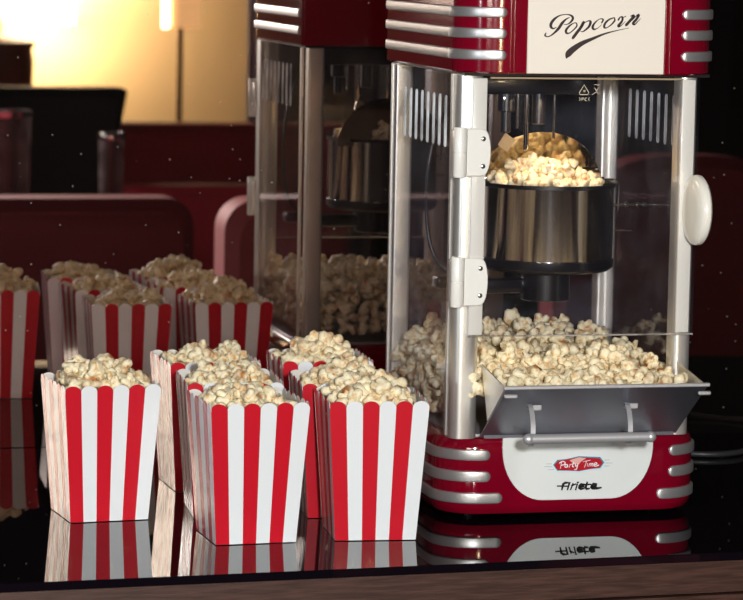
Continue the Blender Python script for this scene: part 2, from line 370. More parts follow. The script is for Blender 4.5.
# ------------------------------------------------------------------ popcorn
def kernel_mesh(seed, sub):
    rnd = random.Random(seed); bm = BM(); bmesh.ops.create_icosphere(bm, subdivisions=sub, radius=1)
    nl = rnd.choice((6,7,8,9)); lobes = []
    for i in range(nl):
        d = Vector((rnd.gauss(0,1), rnd.gauss(0,1), rnd.gauss(0,1)*.8)).normalized()
        rad = rnd.uniform(.26,.50); lobes.append((d*rnd.uniform(.45,.84), rad))
    lobes.append((Vector((0,0,0)), .50))
    hullax = Vector((rnd.uniform(-.7,.7), rnd.uniform(-.7,.7), rnd.uniform(-.2,1))).normalized()
    hv = []
    for v in bm.verts:
        d = v.co.normalized(); hits = []
        for c, r in lobes:
            b = d.dot(c); q = b*b - c.length_squared + r*r
            if q > 0: hits.append(b+math.sqrt(q))
        hits = sorted([h for h in hits if h > 0], reverse=True) or [.4]
        rr = hits[0]; gap = hits[0]-(hits[1] if len(hits) > 1 else .3)
        rr += .06*noise.noise(d*4.5+Vector((seed,0,0)))+.03*noise.noise(d*10+Vector((0,seed,0)))
        cre = max(0, 1-gap/.16)
        rr -= .20*cre**1.5
        v.co = d*rr
        h = max(0, d.dot(hullax)-.74)/.18
        hv.append(min(1, h*(.15+cre)*2.0 + max(0,cre-.45)*1.2*hs((d.dot(hullax)+.4)/.6)))  # brown hull patch, plus crease shade painted darker into the folds
    me = bpy.data.meshes.new('popcorn_piece'); bm.to_mesh(me); bm.free(); me.shade_smooth(); me.materials.append(POPM)
    at = me.attributes.new('hull_shade', 'FLOAT', 'POINT'); at.data.foreach_set('value', hv)
    return me
NV = 12
def hs(t): t = max(0, min(1, t)); return t*t*(3-2*t)
K_HI = [kernel_mesh(11+i, 3) for i in range(NV)]
K_LO = [kernel_mesh(11+i, 2) for i in range(NV)]
pieces = []     # (location, rotation, scale, variant, container)
def drop(x, y, z, where, s=1.):
    r = (random.uniform(0,2*PI), random.uniform(0,2*PI), random.uniform(0,2*PI))
    pieces.append((Vector((x,y,z)), r, .0108*s*random.uniform(.82,1.14), random.randrange(NV), where))
for k, (bxx, byy, r, lab) in BOXES.items():
    ca, sa = math.cos(r), math.sin(r)
    def put(lx, ly, z, s=1.): drop(bxx+lx*ca-ly*sa, byy+lx*sa+ly*ca, z, k, s)
    n = 6; half = .0320; mound = {'C1':.011,'A':.010,'B3':.006,'B1':.005,'B2':.006}.get(k, .008)
    ox, oy = random.uniform(-.012,.012), random.uniform(-.006,.014)
    def top(lx, ly): return H-.011 + .004*(k in ('A','C3')) + mound*max(0, 1-((lx-ox)**2+(ly-oy)**2)/.0026)
    for lay, dz in ((0,0.),(1,-.013)):
        half = (.0320,.0290)[lay]
        for i in range(n):
            for j in range(n):
                lx = -half+2*half*(i+.5*((j+lay)%2)*.9)/(n-.6)+random.uniform(-.002,.002); ly = -half+2*half*j/(n-1)+random.uniform(-.002,.002)
                lx = max(-half-.0005, min(half+.0005, lx)); put(lx, ly, top(lx,ly)+dz+random.uniform(-.003,.003))
    for i in range(13):
        a = random.uniform(0,2*PI); rr = math.sqrt(random.random())*.029
        lx, ly = ox*.4+rr*math.cos(a), rr*math.sin(a); put(lx, ly, top(lx,ly)+.0095+random.uniform(-.002,.002))
    if k == 'C1':
        for q in ((.002,.004),(.012,.0),(-.008,.006),(.004,-.008)): put(q[0], q[1], top(*q)+.013, 1.1)
# machine chamber heap
CX0, CX1, CY0, CY1 = .1765, .400, -.452, -.204
def heap(x, y):
    z = .138 + .008*hs((y+.47)/.25) - .018*hs((y+.33)/.12)*hs((.215-x)/.035) - .012*hs((x-.33)/.07)
    z += .006*noise.noise(Vector((x*28, y*28, 3)))
    return z
nx, ny = 16, 17
for j in range(ny):
    for i in range(nx):
        x = CX0+.007+(CX1-CX0-.014)*(i+.5*(j%2))/(nx-.5); y = CY0+.006+(CY1-CY0-.012)*j/(ny-1)
        x += random.uniform(-.002,.002); y += random.uniform(-.002,.002); x = min(max(x,CX0+.0095),CX1-.009); y = min(y,CY1-.006)
        zt = heap(x,y); z = zt-.003+random.uniform(-.003,.003)
        drop(x,y,z,'M'); drop(x+.005,y-.004,z-.012,'M')
        edge = i == 0 or i == nx-1 or j == ny-1
        if edge:
            zz = z-.024
            while zz > .090: drop(x,y,zz,'M'); zz -= .012
for q in range(70):
    x = random.uniform(CX0+.012,CX1-.012); y = random.uniform(CY0+.012,CY1-.012); drop(x,y,heap(x,y)+.008+random.uniform(-.001,.003),'M')
# pieces lying in the tilted tray
for j in range(5):
    for i in range(12):
        x = .2125+.161*(i+.5*(j%2))/11.5; y = -.464-.050*j/4
        z0 = .079+(-.455-y)/.085*.056
        for zz in (.135-.008*j/4, .121-.004*j/4):
            if (zz-z0)*.82 > .0125: drop(x+random.uniform(-.002,.002), y, zz+random.uniform(-.002,.002),'M')
# kettle, heaped
KC = Vector((.2974,-.33,0)); KR = .0637
for lay in range(2):
    for i in range(46):
        a = i*2.39996; rr = math.sqrt((i+.5)/46)*(KR-.010)
        x, y = KC.x+rr*math.cos(a), KC.y+rr*math.sin(a)
        z = .3000+.012*max(0, 1-(rr/KR)**2)-.011*lay + random.uniform(-.002,.002)
        drop(x,y,z,'K',.9)
for i in range(20):
    a = random.uniform(0,2*PI); rr = math.sqrt(random.random())*.042
    drop(KC.x+rr*math.cos(a), KC.y+rr*math.sin(a), .3000+.012*(1-(rr/KR)**2)+.008, 'K', .9)
pop_objs = []
for loc, rot, sc, v, w in pieces:
    o = bpy.data.objects.new('popcorn_piece', K_HI[v]); C.objects.link(o); o.location = loc; o.rotation_euler = rot; o.scale = (sc,sc,sc); pop_objs.append(o)

# ------------------------------------------------------------------ camera
cam = bpy.data.cameras.new('camera'); co = bpy.data.objects.new('camera', cam); C.objects.link(co)
Rr = Vector((0.9711754552477491,-0.23763999686286935,0.01858674299986494)); Uu = Vector((0.009537609179239483,0.11665411963226777,0.9931268047857559)); Ff = Vector((0.23817487091519893,0.964323103665901,-0.11555813515582676))
CP = Vector((-0.5727833824855544,-3.1555575774611957,0.5294094256514794))
mw = Matrix(((Rr.x,Uu.x,-Ff.x,CP.x),(Rr.y,Uu.y,-Ff.y,CP.y),(Rr.z,Uu.z,-Ff.z,CP.z),(0,0,0,1))); co.matrix_world = mw
cam.sensor_fit = 'HORIZONTAL'; cam.sensor_width = 36; cam.lens = 3078.13/743*36; cam.clip_start = .05; cam.clip_end = 60
cam.dof.use_dof = True; cam.dof.focus_distance = 2.78; cam.dof.aperture_fstop = 16
S.camera = co

# ------------------------------------------------------------------ popcorn machine
pm = thing('popcorn_machine', 'red retro popcorn machine with silver strips, clear door and steel kettle', 'popcorn machine', (.292,-.33,0))
BX0, BX1, BY0, BY1, BR = .163, .4165, -.460, -.185, .040
bm = BM()
prof = [(.010,.0045),(.004,.0055),(.0015,.009),(0,.014),(0,.066),(.001,.071),(.0035,.0755),(.008,.077)]
loft(bm, [[(x,y,z) for x,y in rrect(BX0+i,BY0+i,BX1-i,BY1-i,BR-i*.5,12,.02)] for i,z in prof])
base = link('base', bm, RED, pm, smooth=True)
for x in (.20,.38):
    for y in (-.42,-.22):
        bm = BM(); lathe(bm, (x,y,0), [(.010,.0002),(.010,.005)], 20); link('foot', bm, BLACKP, pm)

def perim(x0,y0,x1,y1,r,side):
    """path from the rear along one side, round the front corner and along the front; returns points and outward normals"""
    pts = []
    s = 1 if side == 'L' else -1; X = x0 if side == 'L' else x1
    def F(d):            # d = distance from rear corner start
        L1 = (y1-.03)-(y0+r); L2 = PI/2*r
        if d < L1: return Vector((X, y1-.03-d)), Vector((-s,0))
        d -= L1
        if d < L2:
            a = d/r; n = Vector((-s*math.cos(a), -math.sin(a))); return Vector((X+s*r, y0+r))+n*r, n
        d -= L2; return Vector((X+s*(r+d), y0)), Vector((0,-1))
    return F, (y1-.03)-(y0+r)+PI/2*r
def strip(name, F, d0, d1, z, hh, proud, m, parent, round0=False, round1=True, n=70):
    bm = BM(); loops = []
    for i in range(n+1):
        t = .5-.5*math.cos(PI*i/n); t = .5-.5*math.cos(PI*t); d = d0+(d1-d0)*t
        e = min((d-d0)/hh if round0 else 9, (d1-d)/hh if round1 else 9); e = min(1, max(0, e)); w = hh*max(.05, math.sqrt(1-(1-e)**2)); pr = proud*(.3+.7*math.sqrt(max(0,1-(1-e)**2)))
        p, nn = F(d)
        sec = [(-w,-.001),(-w,pr*.55),(-w*.86,pr*.9),(-w*.6,pr),(w*.6,pr),(w*.86,pr*.9),(w,pr*.55),(w,-.001)]
        loops.append([(p.x+nn.x*q, p.y+nn.y*q, z+zz) for zz,q in sec])
    loft(bm, loops); return link(name, bm, m, parent, smooth=True)
FL, arcL = perim(BX0,BY0,BX1,BY1,BR,'L'); FR, arcR = perim(BX0,BY0,BX1,BY1,BR,'R')
for z, xe in ((.0612,.2083),(.0412,.2090),(.0208,.2208)):
    strip('trim_strip', FL, .0, arcL+(xe-BX0-BR), z, .0050, .0025, STRIP, base)
for z, xe in ((.0618,.3824),(.0420,.3824),(.0212,.3712)):
    strip('trim_strip', FR, .0, arcR+(BX1-BR-xe), z, .0050, .0025, STRIP, base)
# white front plate with its lettering
bm = BM(); x0, x1, zt, zb, rr = .2201, .3660, .0770, .0180, .040
lp = [(x0,zt)]
for k in range(13): a = PI+PI/2*k/12; lp.append((x0+rr+rr*math.cos(a), zb+rr*1.22+rr*1.22*math.sin(a)))
for k in range(13): a = 1.5*PI+PI/2*k/12; lp.append((x1-rr+rr*math.cos(a), zb+rr*1.22+rr*1.22*math.sin(a)))
lp.append((x1,zt))
loft(bm, [[(x,BY0+.0006,z) for x,z in lp], [(x,BY0-.0012,z) for x,z in lp]]); plate = link('front_plate', bm, WHITE_PANEL, pm)
yp = BY0-.0012
o = pen([[(x,z,w*1.7) for x,z,w in q] for q in ARI],'maker_lettering',INK2,plate,yp,smoothing=False)
pen(B_OUT,'badge_rim',BADGE_ICE,plate,yp,.0003,closed_fill=True)
pen([[(lambda c,q:(c[0]+(q[0]-c[0])*.955, c[1]+(q[1]-c[1])*.86, 1))((29470,5350),q) for q in B_OUT[0]]],'badge_line',BADGE_RIM,plate,yp-.0003,.0001,closed_fill=True)
pen([[(29470+(q[0]-29470)*.975,5350+(q[1]-5350)*.93,1) for q in B_IN[0]]],'badge',BADGE_RED,plate,yp-.0004,.0003,closed_fill=True)
pen(B_LOZ,'badge_lozenge',BADGE_PINK,plate,yp-.0007,.0001,closed_fill=True)  # pink lozenge in the middle of the badge
pen(B_LIN,'badge_line',BADGE_RIM,plate,yp,.0003)
pen(PTY,'badge_lettering',mat('badge_white',(.80,.88,.90),.3),plate,yp-.0007,.0003)

# upper housing
KX0, KX1, KY0, KY1, KR0 = .1690, .4150, -.478, -.194, .039
CZ0, CZ1 = .4132, .545
bm = BM()
loft(bm, [[(x,y,z) for x,y in rrect(KX0+i,KY0+i,KX1-i,KY1-i,KR0,14,.004)] for i,z in ((.0015,CZ0),(0,CZ0+.0015),(0,CZ1-.004),(.004,CZ1))])
capo = link('upper_housing', bm, RED, pm, smooth=True)
bx('lower_lip', (KX0+.006,KY0+.012,CZ0-.0025), (KX1-.006,KY1-.006,CZ0+.0004), BLACKP, capo)
bm = BM(); lathe(bm, (.292,-.336,CZ1-.0005), [(.11,0),(.108,.012),(.09,.02),(.03,.03),(.004,.031)], 48); link('dome', bm, RED, capo, smooth=True)
GL, aL = perim(KX0,KY0,KX1,KY1,KR0,'L'); GR, aR = perim(KX0,KY0,KX1,KY1,KR0,'R')
sideL = aL-PI/2*KR0
for z in (.4300,.4494,.4684,.4874,.5064):
    strip('side_strip', GL, -.022, sideL-.0008, z, .0047, .0030, STRIP, capo, round1=False)
    strip('trim_strip', GL, sideL+.0006, aL+(.2095-KX0-KR0), z, .0047, .0028, STRIP, capo)
    strip('side_strip', GR, -.022, sideL-.0008, z, .0047, .0030, STRIP, capo, round1=False)
    strip('trim_strip', GR, sideL+.0006, aR+(KX1-KR0-.3765), z, .0047, .0028, STRIP, capo)
# raised ribs and front sign
for x in (.2135,.2170,.3605,.3650):
    bm = BM(); tube(bm, [(x,KY0-.0002,CZ0+.001),(x,KY0-.0002,CZ1-.005)], .0013, 10); link('rib', bm, RED, capo, smooth=True)
SIGN = mat('sign_face', (.88,.81,.71), .4)
bm = BM(); box(bm, (.2290,KY0-.0015,CZ0+.0005), (.3595,KY0+.001,.505), .0006, 1); sign = link('sign_panel', bm, SIGN, pm, smooth=True)
pen([[(x, z, w) for x,z,w in s] for s in POP], 'popcorn_lettering', INK, sign, KY0-.0015, .0003)

# posts
def post(x0,x1,y0,y1,z0,z1,m=ALU,r=.005,name='corner_post'):
    bm = BM(); loft(bm, [[(x,y,z) for x,y in rrect(x0,y0,x1,y1,r,6)] for z in (z0,z1)]); return link(name, bm, m, pm, smooth=True)
PZ0, PZ1 = .0765, CZ0-.0024
post(.1716,.1965,-.4585,-.436,PZ0,PZ1,ALU,.009)
post(.3835,.4015,-.4585,-.436,PZ0,PZ1,ALU,.006)
post(.1760,.1945,-.206,-.188,PZ0,PZ1,ALU,.003)
post(.3900,.4085,-.206,-.188,PZ0,PZ1,ALU,.003)
bx('floor_pan', (.178,-.448,.0768), (.402,-.200,.079), SATIN, pm)

# clear side windows with ventilation slots, and rear window
def side_window(x, s):
    bm = BM(); box(bm, (x-.0008,-.4355,PZ0+.001), (x+.0008,-.2065,PZ1-.001)); w = link('side_window', bm, SIDEG, pm)
    for k in range(8):
        y = -.412+.0215*k; z0, z1 = .345, .388
        b2 = BM(); hw = .0022
        path = [(x+s*.0009, y+hw*math.cos(a), (z1 if k2 else z0)+hw*math.sin(a)) for k2, rng in ((1,range(0,7)),(0,range(6,13))) for a in [q*PI/6 for q in rng]]
        path.append(path[0]); tube(b2, path, .0007, 6, cap=False); link('vent_slot', b2, SLOT, w, smooth=True)
    return w
side_window(.1730,-1); side_window(.4005,1)
bx('rear_window', (.195,-.1945,PZ0+.001), (.3895,-.193,PZ1-.001), SIDEG, pm)
# silver window channels
for x in (.1715,.3990):
    bx('window_channel', (x,-.436,PZ0), (x+.003,-.430,PZ1), ALU, pm)
    bx('window_channel', (x,-.2105,PZ0), (x+.003,-.206,PZ1), ALU, pm)

# door
DY = -.4655
bm = BM(); box(bm, (.1825,DY-.001,.1725), (.4000,DY+.001,.4095), .0004, 1); door = link('door_window', bm, GLASS, pm)
bx('door_edge', (.1825,DY-.0013,.1718), (.4000,DY+.0013,.1732), EDGE, door)
bx('door_edge', (.1990,DY-.0013,.4082), (.3830,DY+.0013,.4097), mat('amber_edge',(.35,.26,.16),.3), door)
bx('door_stile', (.1835,DY+.0012,.1735), (.1968,DY+.0065,.4085), CREAM, door, bev=.0008)
bx('door_stile', (.3838,DY+.0012,.1735), (.3965,DY+.0065,.4085), CREAM, door, bev=.0008)
pen(MARKS,'recycling_marks',MARKM,door,DY-.001,.0002,smoothing=False)
def hinge(z0, z1):
    bm = BM(); h = z1-z0; zc = (z0+z1)/2
    lathe(bm, (.1714,DY-.001,0), [(.0056,z0),(.0060,z0+.0008),(.0060,zc-.0006),(.0055,zc-.0003),(.0055,zc+.0003),(.0060,zc+.0006),(.0060,z1-.0008),(.0056,z1)], 24)
    hg = link('hinge', bm, FROST, door, smooth=True)
    bm = BM(); lp = [(.1776,z0+.001),(.1895,z0+.001)]
    for k in range(13):
        a = -PI/2+PI*k/12; lp.append((.1905+.0095*max(0,math.cos(a))**.7, zc+(h/2-.001)*math.sin(a)))
    lp += [(.1895,z1-.001),(.1776,z1-.001)]
    loft(bm, [[(x,DY-.0009,z) for x,z in lp],[(x,DY-.0032,z) for x,z in lp],[(.189+(x-.189)*.93,DY-.0042,zc+(z-zc)*.95) for x,z in lp]])
    link('hinge_plate', bm, FROST, door, smooth=True)
    bx('hinge_leaf', (.1680,DY+.004,z0+.004), (.1715,-.4480,z1-.004), FROST, door, bev=.0008)
    for dz in (-.0125,.0125):
        bm = BM(); lathe(bm, (.1925,DY-.0038,zc+dz), [(.0022,0),(.0022,-.0006),(.0015,-.0011)], 14, 'y'); link('screw', bm, SCREW, door, smooth=True)
hinge(.3185,.3640); hinge(.2000,.2460)
bm = BM(); zc = .2898
lathe(bm, (.3872,-.4850,zc), [(.002,-.0016),(.020,-.0010),(.0285,.0006),(.0318,.0032),(.0325,.0060),(.0322,.0085),(.0300,.0105),(.002,.0115)], 64, 'x'); link('door_knob', bm, CREAM, door, smooth=True)
bx('knob_bracket', (.3885,-.4750,zc-.0160), (.3945,DY-.0009,zc+.0160), SATIN, door, bev=.0012)

# serving flap, tilted outwards, with gussets and bar handle
P0, P1 = Vector((-.4560,.0785)), Vector((-.5390,.1350))
def fp(t, off=0.):
    d = (P1-P0); n = Vector((-d.y, d.x)).normalized(); q = P0+d*t+n*off; return q
bm = BM()
nrm2 = fp(0,.0015)
a0, a1, b0, b1 = fp(0,0), fp(1,0), fp(0,.0016), fp(1,.0016)
loft(bm, [[(x,a0.x,a0.y),(x,a1.x,a1.y),(x,b1.x,b1.y),(x,b0.x,b0.y)] for x in (.1990,.3890)])
flap = link('serving_flap', bm, FLAP, pm)
bm = BM(); box(bm, (.1965,P1.x-.0022,P1.y-.0012), (.3915,P1.x+.0022,P1.y+.0020), .0006, 1); link('flap_lip', bm, SATIN, flap)
for x in (.1965,.3795):
    bm = BM(); box(bm, (x,P1.x-.0052,P1.y-.0085), (x+.012,P1.x-.0015,P1.y-.0050), .0008, 1); link('flap_tab', bm, SATIN, flap, smooth=True)
for x in (.1985,.3880):
    bm = BM(); g3 = fp(.32); tri = [(g3.x,g3.y),(P1.x+.002,P1.y),(-.4585,.146)]
    loft(bm, [[(x,y,z) for y,z in tri],[(x+.0012,y,z) for y,z in tri]]); link('gusset', bm, ALU, flap)
for x in (.2350,.3270):
    q = fp(.62,0)
    bm = BM(); box(bm, (x-.006,q.x-.0052,q.y-.0035), (x+.006,q.x+.003,q.y+.0040), .0008, 1); link('handle_bracket', bm, SATIN, flap, smooth=True)
    bm = BM(); pts = smooth_path([(x-.006,q.x-.004,q.y+.003),(x-.0075,q.x-.016,q.y+.001),(x-.0085,q.x-.026,q.y-.010),(x-.0090,q.x-.029,q.y-.024),(x-.0095,q.x-.025,q.y-.033)],6)
    rs = [[p+Vector((-.0006,0,0))+w for w in (Vector((0,-.0012,0)),Vector((0,.0012,.0)),)] for p in pts]
    loops = []
    for p in pts: loops.append([p+Vector((-.0022,0,0)),p+Vector((-.0022,.0012,0)),p+Vector((.0022,.0012,0)),p+Vector((.0022,0,0))])
    loft(bm, loops); link('handle_arm', bm, SATIN, flap)
ry, rz = -.5445, .0895
bm = BM(); tube(bm, [(.2200,ry,rz),(.3340,ry,rz)], .0046, 20)
hb = link('handle', bm, SATIN, flap, smooth=True)
for x in (.2195,.3345):
    bm = BM(); bmesh.ops.create_icosphere(bm, subdivisions=3, radius=.0052, matrix=Matrix.Translation((x,ry,rz))); link('handle_end', bm, SATIN, flap, smooth='all')
bx('flap_hinge', (.202,-.4610,.0768), (.386,-.4565,.0800), FLAP, flap)

# kettle
bm = BM()
lathe(bm, (KC.x,KC.y,0), [(.05,.2285),(KR-.001,.2285),(KR,.2300),(KR,.3000),(KR+.0006,.3008),(KR+.0006,.3025),(KR-.0006,.3032),(KR-.0015,.3025),(KR-.0015,.232),(.05,.2305)], 72, cap=False)
b2 = bm; bmesh.ops.holes_fill(bm, edges=bm.edges); kettle = link('kettle', bm, KETTLE, pm, smooth=True)
bm = BM(); lathe(bm, (KC.x,KC.y,0), [(.03,.2195),(KR-.004,.2200),(KR+.0006,.2235),(KR+.0012,.2275),(KR+.0012,.2312),(KR+.0002,.2316)], 72); link('kettle_base', bm, BLACKP, kettle, smooth=True)
bm = BM(); lathe(bm, (KC.x,KC.y,0), [(KR+.0008,.3000),(KR+.0016,.3005),(KR+.0016,.3035),(KR+.0004,.3040),(KR-.0010,.3035),(KR-.0010,.3000)], 72, cap=False); link('kettle_rim', bm, BLACKP, kettle, smooth=True)
bm = BM(); lathe(bm, (.2925,-.345,0), [(.022,.1915),(.0235,.1925),(.0235,.2195)], 40); mt = link('motor_housing', bm, BLACKP, pm, smooth=True)
bx('motor_arm', (.200,-.350,.198), (.272,-.332,.212), BLACKP, mt, bev=.003)
bx('motor_arm', (.184,-.352,.203), (.202,-.330,.215), BLACKP, mt, bev=.003)
# raised half lid, leaning back, its polished inner face to the front
def half_disc(name, c, rad, tilt, m, parent, tab=False):
    bm = BM(); lp = []
    for k in range(33):
        a = PI*k/32; lp.append((rad*math.cos(a), max(.010, rad*math.sin(a))))
    if tab:
        i = 22; lp = lp[:i]+[(-.0345,.0505),(-.0420,.0605),(-.0530,.0520),(-.0455,.0420)]+lp[i+4:]
    def T(x, h, o): 
        return (c[0]+x, c[1]+h*math.sin(tilt)+o*math.cos(tilt), c[2]+h*math.cos(tilt)-o*math.sin(tilt))
    loft(bm, [[T(x,h,0) for x,h in lp],[T(x,h,.0012) for x,h in lp]]); return link(name, bm, m, parent)
half_disc('lid', (KC.x+.002,-.282,.2860), .0680, math.radians(-20), LIDM, kettle)
bm = BM(); loft(bm, [[(.2555,-.300,.3370),(.2650,-.300,.3300),(.2710,-.306,.3420),(.2610,-.306,.3490)],[(.2555,-.2985,.3370),(.2650,-.2985,.3300),(.2710,-.3045,.3420),(.2610,-.3045,.3490)]]); link('lid_tab', bm, mat('tab_steel', (.75,.58,.36), .35, metal=.6), kettle)
bm = BM(); tube(bm, [(KC.x-.062,-.301,.3045),(KC.x+.066,-.301,.3045)], .0016, 8); link('lid_hinge', bm, CHROME, kettle, smooth=True)
bm = BM(); tube(bm, smooth_path([(KC.x+.052,-.325,.3045),(KC.x+.066,-.330,.3055),(KC.x+.0715,-.33,.300),(KC.x+.0715,-.33,.276)],6), .0012, 8); link('lid_bracket', bm, CHROME, kettle, smooth=True)
bm = BM(); tube(bm, [(KC.x+.066,-.33,.281),(.3995,-.33,.2815)], .0016, 10); rod = link('support_rod', bm, CHROME, kettle, smooth=True)
for x in (.376,.3875,.394):
    bm = BM(); lathe(bm, (x,-.33,.2812), [(.0032,0),(.0032,.002)], 14, 'x'); link('collar', bm, CHROME, kettle, smooth=True)
bm = BM(); tube(bm, [(.3605,-.345,.258),(.3785,-.345,.2575)], .0009, 8); link('wire_pin', bm, CHROME, kettle, smooth=True)
# stirring gear hanging under the housing
gear = bx('gear_block', (.215,-.352,.388), (.335,-.300,CZ0-.0023), BLACKP, pm, bev=.003)
for (x,y,r0,z0,z1,m) in ((.2700,-.345,.0025,.335,.389,CHROME),(.2480,-.350,.0085,.372,.389,BLACKP),(.2480,-.350,.0050,.352,.373,BLACKP),(.2810,-.348,.0065,.360,.389,BLACKP),(.3020,-.33,.0014,.345,.389,CHROME),(.2260,-.35,.0014,.345,.389,CHROME),(.2590,-.352,.0012,.356,.389,CHROME)):
    bm = BM(); lathe(bm, (x,y,0), [(r0*.8,z0),(r0,z0+.001),(r0,z1)], 20); link('gear_pin', bm, m, gear, smooth=True)
bm = BM(); lathe(bm, (.2480,-.3560,.384), [(.0050,0),(.0050,-.0012),(.0025,-.002)], 16, 'y'); link('gear_pin', bm, CHROME, gear, smooth=True)
bm = BM(); tube(bm, smooth_path([(.216,-.350,.392),(.205,-.335,.385),(.1900,-.325,.360),(.1800,-.325,.320),(.1790,-.325,.270),(.1850,-.33,.235),(.2000,-.34,.215),(.215,-.342,.208)],8), .0018, 10); link('power_lead', bm, BLACKP, pm, smooth=True)

# mains cord behind and beside the machine
bm = BM(); tube(bm, smooth_path([(.405,-.17,.004),(.47,-.13,.004),(.53,-.155,.004),(.565,-.150,.004),(.60,-.12,.004),(.66,-.07,.004),(.72,-.05,.03)],8), .0030, 10)
tag(link('mains_cord', bm, CORDM, None, smooth=True, loc=(.53,-.15,0)), 'thin dark mains cord lying on black glass right of the machine', 'cord')

# ------------------------------------------------------------------ the room seen in the mirror
def soft_chair(name, label, cat, x0, x1, yf, yb, ztop, m, zseat=-.33, rad=.05, arms=False, legm=WOODLEG, taper=0.):
    """back stands at yf (towards the mirror); seat reaches back to yb"""
    t = thing(name, label, cat, ((x0+x1)/2,(yf+yb)/2,ZF))
    bm = BM(); n = 8; lp = []
    for cx, a0 in ((x1-rad,0),(x0+rad,90)):
        for k in range(n+1):
            a = math.radians(a0+90*k/n); lp.append((cx+rad*math.cos(a), ztop-rad+rad*math.sin(a)))
    lp += [(x0+taper, zseat-.05),(x1-taper, zseat-.05)]
    e = .02
    def sh(k): cxm = (x0+x1)/2; return [(cxm+(x-cxm)*(1-k/(x1-x0)*2), z-k if z > zseat else z) for x,z in lp]
    loft(bm, [[(x,yf,z) for x,z in sh(e)],[(x,yf-.02,z) for x,z in lp],[(x,yf-.10,z) for x,z in lp],[(x,yf-.12,z) for x,z in sh(e)]])
    link('backrest', bm, m, t, smooth=True)
    bx('seat', (x0+taper,yb,zseat-.12),(x1-taper,yf-.10,zseat), m, t, bev=.03)
    for x in (x0+taper+.05,x1-taper-.05):
        for y in (yf-.07,yb+.05):
            bm = BM(); tube(bm, [(x,y,ZF+.001),(x,y,zseat-.10)], [.014,.020], 10); link('leg', bm, legm, t)
    if arms:
        for x in (x0-.02,x1-.05): bx('armrest', (x,yb+.05,zseat-.05),(x+.07,yf-.06,zseat+.20), m, t, bev=.025)
    return t
soft_chair('sofa','long maroon upholstered sofa with rounded back, nearest the mirror in its reflection','sofa',-.75,.352,-1.80,-2.35,.1045,MAROON,rad=.045)
soft_chair('armchair','rose red upholstered tub chair glimpsed in the mirror beside the reflected machine','chair',.3330,.4700,-1.44,-1.72,.1330,ROSE,rad=.05)
soft_chair('armchair','dark red armchair reflected in the mirror right of the machine','chair',1.02,1.52,-1.95,-2.55,.165,MAROON,rad=.2)
soft_chair('high_back_chair','large black chair with a flared top reflected in the upper left of the mirror','chair',.02,.615,-4.1,-4.7,.172,BLACKF,rad=.012,taper=.10)
soft_chair('banquette','long dark red banquette reflected in the mirror below the floor lamp','banquette',.632,1.25,-4.45,-5.0,.066,BANQ,rad=.02)
soft_chair('bench_seat','second low maroon seat in front of the reflected banquette','bench seat',.50,.86,-3.4,-3.9,-.005,BANQ,rad=.02,zseat=-.42)

tbt = thing('cafe_table','small round brown table carrying two smoked glass vessels, reflected in the mirror','table',(.25,-2.95,ZF))
bm = BM(); lathe(bm,(.25,-2.95,0),[(.22,-.055),(.25,-.05),(.25,-.035),(.245,-.03)],48); link('tabletop',bm,WOODLEG,tbt,smooth=True)
bm = BM(); lathe(bm,(.25,-2.95,0),[(.18,ZF+.001),(.18,ZF+.015),(.03,ZF+.04),(.03,-.054)],24); link('pedestal',bm,BLACKP,tbt,smooth=True)
for x,y,r,h,lab in ((.165,-2.80,.048,.222,'wide smoked glass tumbler with bright rim at the far left of the mirror reflection'),(.372,-2.82,.026,.178,'slim smoked glass candle holder reflected in front of the black chair')):
    v = thing('glass_vessel',lab,'glass vessel',(x,y,-.0295))
    bm = BM(); lathe(bm,(x,y,-.0295),[(r*.8,0),(r*.9,h*.1),(r,h),(r*.93,h),(r*.82,h*.15),(r*.5,h*.12)],32); link('glass_body',bm,VESSEL,v,smooth=True)
    bm = BM(); lathe(bm,(x,y,-.0295),[(r*1.03,h-.012),(r*1.05,h-.002),(r*1.0,h+.001),(r*.92,h-.002),(r*.95,h-.012)],32,cap=False); link('silver_rim',bm,CHROME,v,smooth=True)

sd = thing('side_table','small dark side table holding a lidded brown jar, reflected at the upper left','side table',(.42,-5.05,ZF))
bx('tabletop',(.22,-5.25,.04),(.62,-4.85,.06),BLACKP,sd,bev=.004)
for x in (.25,.59):
    for y in (-5.22,-4.88): bx('leg',(x-.015,y-.015,ZF+.001),(x+.015,y+.015,.041),BLACKP,sd)
jar = thing('lidded_jar','squat brown jar with a knobbed lid in front of the glowing lamp reflection','jar',(.40,-5.03,.0605))
bm = BM(); lathe(bm,(.40,-5.03,0),[(.09,.0605),(.105,.07),(.11,.20),(.105,.235)],32); link('jar_body',bm,JARM,jar,smooth=True)
bm = BM(); lathe(bm,(.40,-5.03,0),[(.112,.234),(.112,.250),(.07,.258),(.022,.262),(.022,.30),(.012,.306)],32); link('lid',bm,JARM,jar,smooth=True)

fl = thing('floor_lamp','slim floor lamp with an amber shade standing against the tan wall in the reflection','floor lamp',(.99,-5.5,ZF))
bm = BM(); lathe(bm,(.99,-5.5,0),[(.12,ZF+.001),(.12,ZF+.015),(.015,ZF+.03)],32); link('base',bm,BLACKP,fl,smooth=True)
bm = BM(); tube(bm,[(.99,-5.5,ZF+.02),(.99,-5.5,.30)],.0085,12); link('pole',bm,mat('bronze_pole',(.16,.09,.04),.4,metal=.5),fl,smooth=True)
bm = BM(); lathe(bm,(1.003,-5.5,0),[(.048,.277),(.048,.60)],32); link('lamp_shade',bm,SHADE2,fl,smooth=True)
bm = BM(); lathe(bm,(.944,-5.48,0),[(.010,.275),(.010,.60)],16); link('lit_tube',bm,BULBSTRIP,fl,smooth=True)
wl = thing('wall_lamp','glowing drum shaded wall lamp flooding the tan wall with warm light in the reflection','wall lamp',(.66,-5.9,.35))
